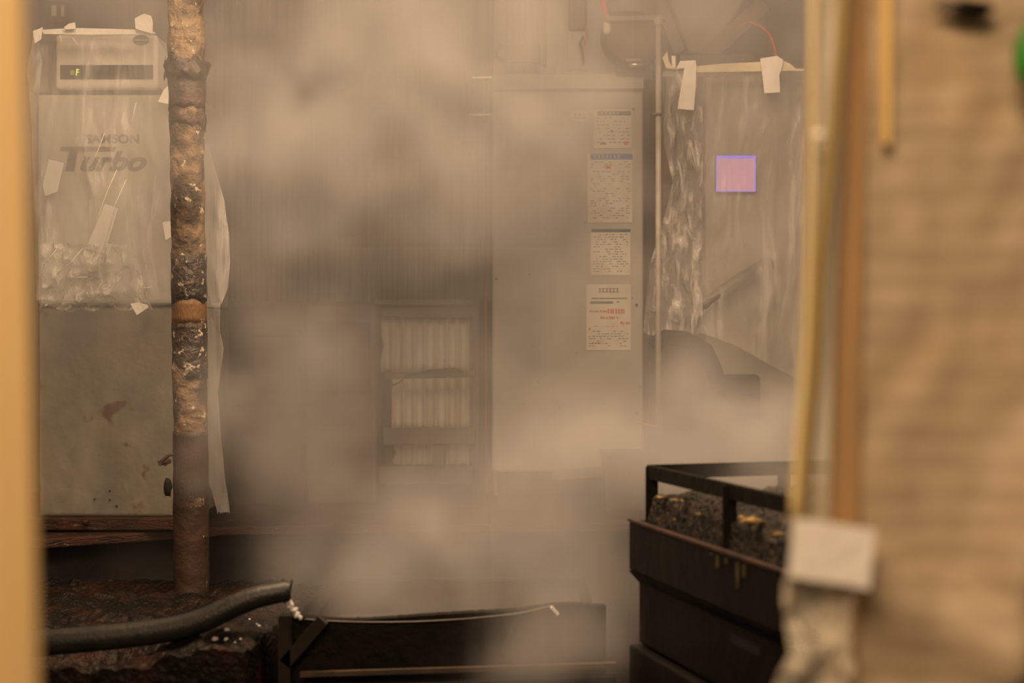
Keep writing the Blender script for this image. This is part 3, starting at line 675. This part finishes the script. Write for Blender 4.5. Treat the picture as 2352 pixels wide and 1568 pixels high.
for (u_, dz, r) in ((.60, .088, .02), (.56, .09, .012), (.18, .085, .010), (.10, .082, .012), (.72, .075, .012), (.33, .07, .008)):
    fl_ = MB().blob(cpt(u_, -.008, zt + dz - .012), (r, r * .6, r * .28), 2, .9, 20)
    fl_.build('yellow_flake', yfm, rk, smooth=True)

# ------------------------------------------------------------------ near, out of focus
# yellow jamb at left
YJ = .95
a_ = [P(x, y, YJ) for x, y in ((52, -250), (96, 1800), (-420, 1800), (-420, -250))]
c_ = [P(x, y, YJ + .14) for x, y in ((10, -250), (50, 1800), (-420, 1800), (-420, -250))]
jb = MB().add(a_ + c_, [(0, 1, 2, 3), (7, 6, 5, 4)] + [(i, (i + 1) % 4, 4 + (i + 1) % 4, 4 + i) for i in range(4)])
j = jb.build('trim_3', M['warm_wood'], bevel=.004); tag(j, 'blurred yellow door jamb at the left edge', None, None, 'structure')
# wrapped panel at right
YR = 1.42
def panel(u, v):
    px, py = 1968 + (2620 - 1968) * u, -260 + (1830 + 260) * v
    d = 0.; L_ = 1235 + (px - 1990) * .50    # fold running down to the right
    s_ = (py - L_) / 100
    if s_ > 0: d = -.03 * math.exp(-(s_ - 1.0) ** 2 * .9)
    d += .006 * mn.noise(Vector((px / 90, py / 130, 0))) + .03 * max(0, (py - 1500) / 300) * mn.noise(Vector((px / 160, py / 160, 5)))
    d -= .05 * math.exp(-((px - 2390 + (py - 1100) * .3) / 90) ** 2) * (1 / (1 + math.exp(-(py - 1000) / 60)))
    return P(px, py, YR) + Vector((0, d, 0))
pm_ = bpy.data.materials.new('printed_sheet'); pm_.use_nodes = True
nt = pm_.node_tree; N = nt.nodes; L = nt.links; b = N['Principled BSDF']; b.inputs['Roughness'].default_value = .6
tc = N.new('ShaderNodeTexCoord'); sep = N.new('ShaderNodeSeparateXYZ'); L.new(tc.outputs['Object'], sep.inputs[0])
wv = N.new('ShaderNodeTexWave'); wv.bands_direction = 'Z'; wv.inputs['Scale'].default_value = 10.5; wv.inputs['Distortion'].default_value = 3; wv.inputs['Detail'].default_value = 2
L.new(tc.outputs['Object'], wv.inputs['Vector'])
n1 = N.new('ShaderNodeTexNoise'); n1.inputs['Scale'].default_value = 22; n1.inputs['Detail'].default_value = 1; L.new(tc.outputs['Object'], n1.inputs['Vector'])
n2 = N.new('ShaderNodeTexNoise'); n2.inputs['Scale'].default_value = 5; n2.inputs['Detail'].default_value = 2; L.new(tc.outputs['Object'], n2.inputs['Vector'])
mul = N.new('ShaderNodeMath'); mul.operation = 'MULTIPLY'; L.new(wv.outputs['Fac'], mul.inputs[0]); L.new(n1.outputs['Fac'], mul.inputs[1])
c1_ = N.new('ShaderNodeMix'); c1_.data_type = 'RGBA'; c1_.inputs[6].default_value = (*lin((176, 160, 134)), 1); c1_.inputs[7].default_value = (*lin((160, 145, 120)), 1)
mr = N.new('ShaderNodeMapRange'); mr.inputs[1].default_value = .15; mr.inputs[2].default_value = .7; L.new(mul.outputs[0], mr.inputs[0]); L.new(mr.outputs[0], c1_.inputs[0])
c2_ = N.new('ShaderNodeMix'); c2_.data_type = 'RGBA'; c2_.inputs[7].default_value = (*lin((182, 160, 122)), 1)
mr2 = N.new('ShaderNodeMapRange'); mr2.inputs[1].default_value = .52; mr2.inputs[2].default_value = .7; mr2.inputs[4].default_value = .7; L.new(n2.outputs['Fac'], mr2.inputs[0])
L.new(mr2.outputs[0], c2_.inputs[0]); L.new(c1_.outputs[2], c2_.inputs[6]); L.new(c2_.outputs[2], b.inputs['Base Color'])
wp = thing('partition_screen', P(2250, 1830, YR + .02), 'large blurred beige printed panel close up at the right edge', 'partition')
MB().grid(panel, 60, 160).build('printed_sheet', pm_, wp, smooth=True, solid=.003)
MB().prism([(1972, -260), (2640, -260), (2640, 1830), (1972, 1830)], YR + .06, .02).build('backing_board', M['warm_wood'], wp)
fr = MB().prism([(1968, -260), (1996, -260), (1972, 1190), (1962, 1830), (1906, 1830), (1912, 1190), (1940, 500)], YR - .012, .03).build('frame_strip', mat('brown_frame', lin((152, 126, 88)), .6, col2=lin((172, 136, 90)), scale=3), wp)
MB().prism([(2022, -260), (2050, -260), (2046, 330), (2030, 330)], YR - .016, .012).build('yellow_strip', mat('yellow_strip', lin((226, 196, 124)), .6), wp)
MB().blob(P(2232, 22, YR - .02), (.022, .008, .010), 2, .3, 30).build('dark_clip', M['black'], wp, smooth=True)
MB().blob(P(2190, 15, YR - .02), (.02, .006, .006), 2, .3, 30).build('dark_clip', M['dark_metal'], wp, smooth=True)
gn = MB().blob(P(2385, 125, YR - .05), (.024, .02, .034), 3, .1).build('green_handle', M['green'], smooth=True)
tag(gn, 'blurred green plastic handle cut by the right edge', 'handle')
gn2 = MB()
# near film hanging left of the panel
ff = thing('hanging_film', P(1900, 1830, YR - .03), 'blurred yellowish plastic film hanging along the panel edge', 'plastic film')
EG = [(-260, 1872), (0, 1866), (400, 1862), (800, 1848), (1100, 1826), (1200, 1818)]
def fnG(u, v):
    py = -260 + (1330 + 260) * v; e = lerp(EG, py); f = lerp([(-260, 1950), (0, 1944), (700, 1915), (1330, 1900)], py); return (e + (f - e) * u, py)
sheet(fnG, YR - .03, 24, 80, .006, fs=(4, .6), seed=31).build('upper_film', M['film_fg'], ff, smooth=True)
EGl = [(1300, 1822), (1340, 1800), (1380, 1798), (1450, 1808), (1500, 1815), (1540, 1795), (1600, 1772), (1830, 1760)]
def fnH(u, v):
    py = 1310 + (1830 - 1310) * v; e = lerp(EGl, py); return (e + (1960 - e) * u, py)
sheet(fnH, YR - .04, 40, 100, .02, fs=(12, 9), seed=37).build('crumpled_film', M['film_fg2'], ff, smooth=True)
edge = MB(); pts = []
for i in range(40):
    py = -260 + 1600 * i / 39; pts.append(P(lerp([(-260, 1950), (0, 1938), (300, 1915), (600, 1885), (900, 1868), (1100, 1845), (1330, 1826)], py), py, YR - .045))
edge.tube(pts, .0055, 8).build('olive_hem', mat('olive_hem', lin((150, 130, 72)), .5), ff, smooth=True)
pts = [P(lerp(EG, -260 + 1450 * i / 29) + 2, -260 + 1450 * i / 29, YR - .045) for i in range(30)]
MB().tube(pts, .004, 8).build('pale_hem', mat('pale_hem', lin((232, 214, 160)), .5), ff, smooth=True)
MB().blob(P(1881, 310, YR - .06), .0055, 2, .1).build('highlight_spot', mat('highlight_paint', (.95, .93, .85), .3), ff, smooth=True)  # white blob painting a blurred highlight on the film
tg = MB().prism([(1824, 1190), (1920, 1203), (2012, 1218), (1998, 1355), (1950, 1345), (1880, 1335), (1812, 1325)], YR - .062, .004).build('tape_square', M['tape'], ff, bevel=.001); tg['label'] = 'large white square of tape'

# ------------------------------------------------------------------ steam
sm = bpy.data.materials.new('steam'); sm.use_nodes = True
nt = sm.node_tree; N = nt.nodes; L = nt.links; N.clear()
out = N.new('ShaderNodeOutputMaterial'); vsn = N.new('ShaderNodeVolumeScatter'); vsn.inputs['Anisotropy'].default_value = 0.0
vsn.inputs['Color'].default_value = (.97, .97, .97, 1)
at = N.new('ShaderNodeAttribute'); at.attribute_name = 'density'
L.new(at.outputs['Fac'], vsn.inputs['Density']); L.new(vsn.outputs[0], out.inputs['Volume'])
sm.cycles.volume_step_rate = STEP
SX0, SX1, SY0, SY1, SZ0, SZ1 = -2.45, 2.3, 3.3, 6.44, .40, 3.2
gt = bpy.data.node_groups.new('steam_density', 'GeometryNodeTree')
gt.interface.new_socket('Geometry', in_out='INPUT', socket_type='NodeSocketGeometry')
gt.interface.new_socket('Geometry', in_out='OUTPUT', socket_type='NodeSocketGeometry')
N = gt.nodes; L = gt.links
POS = N.new('GeometryNodeInputPosition').outputs[0]
def math_(op, a, c=None, d=None):
    n = N.new('ShaderNodeMath'); n.operation = op
    for i, q in enumerate((a, c, d)):
        if q is None: continue
        if isinstance(q, (int, float)): n.inputs[i].default_value = q
        else: L.new(q, n.inputs[i])
    return n.outputs[0]
def puff(c, s_, a):
    m_ = N.new('ShaderNodeVectorMath'); m_.operation = 'SUBTRACT'; L.new(WPOS, m_.inputs[0]); m_.inputs[1].default_value = c
    k = N.new('ShaderNodeVectorMath'); k.operation = 'DIVIDE'; L.new(m_.outputs[0], k.inputs[0]); k.inputs[1].default_value = s_
    d = N.new('ShaderNodeVectorMath'); d.operation = 'DOT_PRODUCT'; L.new(k.outputs[0], d.inputs[0]); L.new(k.outputs[0], d.inputs[1])
    return math_('MULTIPLY', math_('EXPONENT', math_('MULTIPLY', d.outputs['Value'], -1.0)), a)
wn = N.new('ShaderNodeTexNoise'); wn.inputs['Scale'].default_value = 2.2; wn.inputs['Detail'].default_value = 3; L.new(POS, wn.inputs['Vector'])
ws_ = N.new('ShaderNodeVectorMath'); ws_.operation = 'SUBTRACT'; L.new(wn.outputs['Color'], ws_.inputs[0]); ws_.inputs[1].default_value = (.5, .5, .5)
wk = N.new('ShaderNodeVectorMath'); wk.operation = 'SCALE'; L.new(ws_.outputs[0], wk.inputs[0]); wk.inputs['Scale'].default_value = .6
wa = N.new('ShaderNodeVectorMath'); wa.operation = 'ADD'; L.new(POS, wa.inputs[0]); L.new(wk.outputs[0], wa.inputs[1]); WPOS = wa.outputs[0]
PUFFS = [  # centre, size, density of each billow
    (tuple(P(830, 180, 5.3)), (.62, .5, .62), 2.0),
    (tuple(P(1250, 640, 5.3)), (.20, .4, .65), .5),
    (tuple(P(980, 1300, 4.1)), (.42, .40, .24), 1.6),
    (tuple(P(1280, 1180, 4.4)), (.30, .45, .26), 1.0),
    (tuple(P(700, 560, 5.4)), (.30, .4, .35), .8),
    (tuple(P(700, 900, 5.2)), (.22, .4, .42), 1.8),
    (tuple(P(450, 950, 4.45)), (.10, .2, .13), 2.0),
    (tuple(P(1590, 940, 5.0)), (.16, .4, .18), 2.2),
    (tuple(P(1720, 1020, 4.6)), (.5, .4, .13), 2.0),
    (tuple(P(1650, 60, 5.4)), (.7, .4, .35), .5),
    (tuple(P(1400, 380, 5.4)), (.30, .6, .55), -.27),
    (tuple(P(570, 800, 5.4)), (.16, .6, .35), -.7),
    (tuple(P(520, 1320, 4.3)), (.22, .5, .16), -1.2),
    (tuple(P(250, 1300, 4.4)), (.60, .6, .25), -.3),
    (tuple(P(200, 260, 4.7)), (.55, .3, .55), .5),
]
acc = None
for p_ in PUFFS:
    q = puff(*p_); acc = q if acc is None else math_('ADD', acc, q)
sp = N.new('ShaderNodeSeparateXYZ'); L.new(POS, sp.inputs[0])
def mrng(v, a, c, d, e):
    n = N.new('ShaderNodeMapRange'); n.interpolation_type = 'SMOOTHSTEP'; L.new(v, n.inputs[0])
    for i, q in zip((1, 2, 3, 4), (a, c, d, e)): n.inputs[i].default_value = q
    return n.outputs[0]
base = math_('MULTIPLY', mrng(sp.outputs['Z'], .8, 2.1, .15, .46), mrng(sp.outputs['Y'], 4.4, 5.3, 0., 1.15))
acc = math_('MULTIPLY', math_('ADD', acc, base), mrng(sp.outputs['Y'], 3.6, 3.95, 0., 1.))
acc = math_('ADD', acc, puff(tuple(P(1230, 1500, 3.5)), (.15, .08, .10), 2.2))
acc = math_('ADD', acc, puff(tuple(P(1780, 1058, 3.42)), (.16, .10, .06), 4.0))
dn = N.new('ShaderNodeTexNoise'); dn.inputs['Scale'].default_value = 2.8; dn.inputs['Detail'].default_value = 5; dn.inputs['Distortion'].default_value = 1.0; L.new(POS, dn.inputs['Vector'])
mod = N.new('ShaderNodeMapRange'); L.new(dn.outputs['Fac'], mod.inputs[0])
for i, q in zip((1, 2, 3, 4), (.38, .63, .1, 1.9)): mod.inputs[i].default_value = q
den = math_('MAXIMUM', math_('MULTIPLY', acc, mod.outputs[0]), 0.0)
vc = N.new('GeometryNodeVolumeCube'); L.new(den, vc.inputs['Density'])
vc.inputs['Min'].default_value = (SX0, SY0, SZ0); vc.inputs['Max'].default_value = (SX1, SY1, SZ1)
for k_, a_ in (('X', SX1 - SX0), ('Y', SY1 - SY0), ('Z', SZ1 - SZ0)): vc.inputs['Resolution ' + k_].default_value = int(a_ / VOX)
sma = N.new('GeometryNodeSetMaterial'); sma.inputs['Material'].default_value = sm
go = N.new('NodeGroupOutput'); L.new(vc.outputs[0], sma.inputs[0]); L.new(sma.outputs[0], go.inputs[0])
me = bpy.data.meshes.new('steam'); stm = bpy.data.objects.new('steam', me); COL.objects.link(stm); me.materials.append(sm)
md = stm.modifiers.new('density', 'NODES'); md.node_group = gt
tag(stm, 'drifting steam filling the room above the vat', 'steam', None, 'stuff')

# ------------------------------------------------------------------ light
WARM = (1., .665, .40)
def area(name, loc, sx, sy, e, rot=(0, 0, 0), col=WARM):
    l = bpy.data.lights.new(name, 'AREA'); l.shape = 'RECTANGLE'; l.size = sx; l.size_y = sy; l.energy = e; l.color = col
    o = bpy.data.objects.new(name, l); COL.objects.link(o); o.location = loc; o.rotation_euler = rot; return o
area('unseen_lamp', (-.1, 3.85, 3.24), 2.4, 1.2, 215, (math.radians(14), 0, 0))  # ceiling lamp over the steam, out of view
area('unseen_lamp', (-.6, -.5, 2.9), 1.4, .8, 78, (math.radians(45), 0, 0))  # fill lamp added behind the camera to brighten the near things from the front
w = bpy.data.worlds.new('room_light'); S.world = w; w.use_nodes = True
w.node_tree.nodes['Background'].inputs[0].default_value = (*WARM, 1); w.node_tree.nodes['Background'].inputs[1].default_value = .12

# ------------------------------------------------------------------ camera
cam = bpy.data.cameras.new('camera'); co = bpy.data.objects.new('camera', cam); COL.objects.link(co)
co.location = (0, 0, H); co.rotation_euler = (math.pi / 2, 0, 0)
cam.sensor_width = 36; cam.lens = 36 * F / 2352; cam.clip_start = .05
cam.dof.use_dof = True; cam.dof.focus_distance = 4.9; cam.dof.aperture_fstop = (cam.lens / 1000) / .023
S.camera = co
S.view_settings.view_transform = 'Standard'; S.view_settings.look = 'None'; S.view_settings.gamma = 1; S.view_settings.use_curve_mapping = False
S.view_settings.exposure = 0
S.cycles.use_denoising = True; S.cycles.denoiser = 'OPENIMAGEDENOISE'
S.cycles.volume_bounces = 0; S.cycles.max_bounces = 6; S.cycles.diffuse_bounces = 3; S.cycles.transparent_max_bounces = 12
S.cycles.volume_max_steps = 128
S.cycles.use_adaptive_sampling = True; S.cycles.adaptive_threshold = .06; S.cycles.adaptive_min_samples = 14
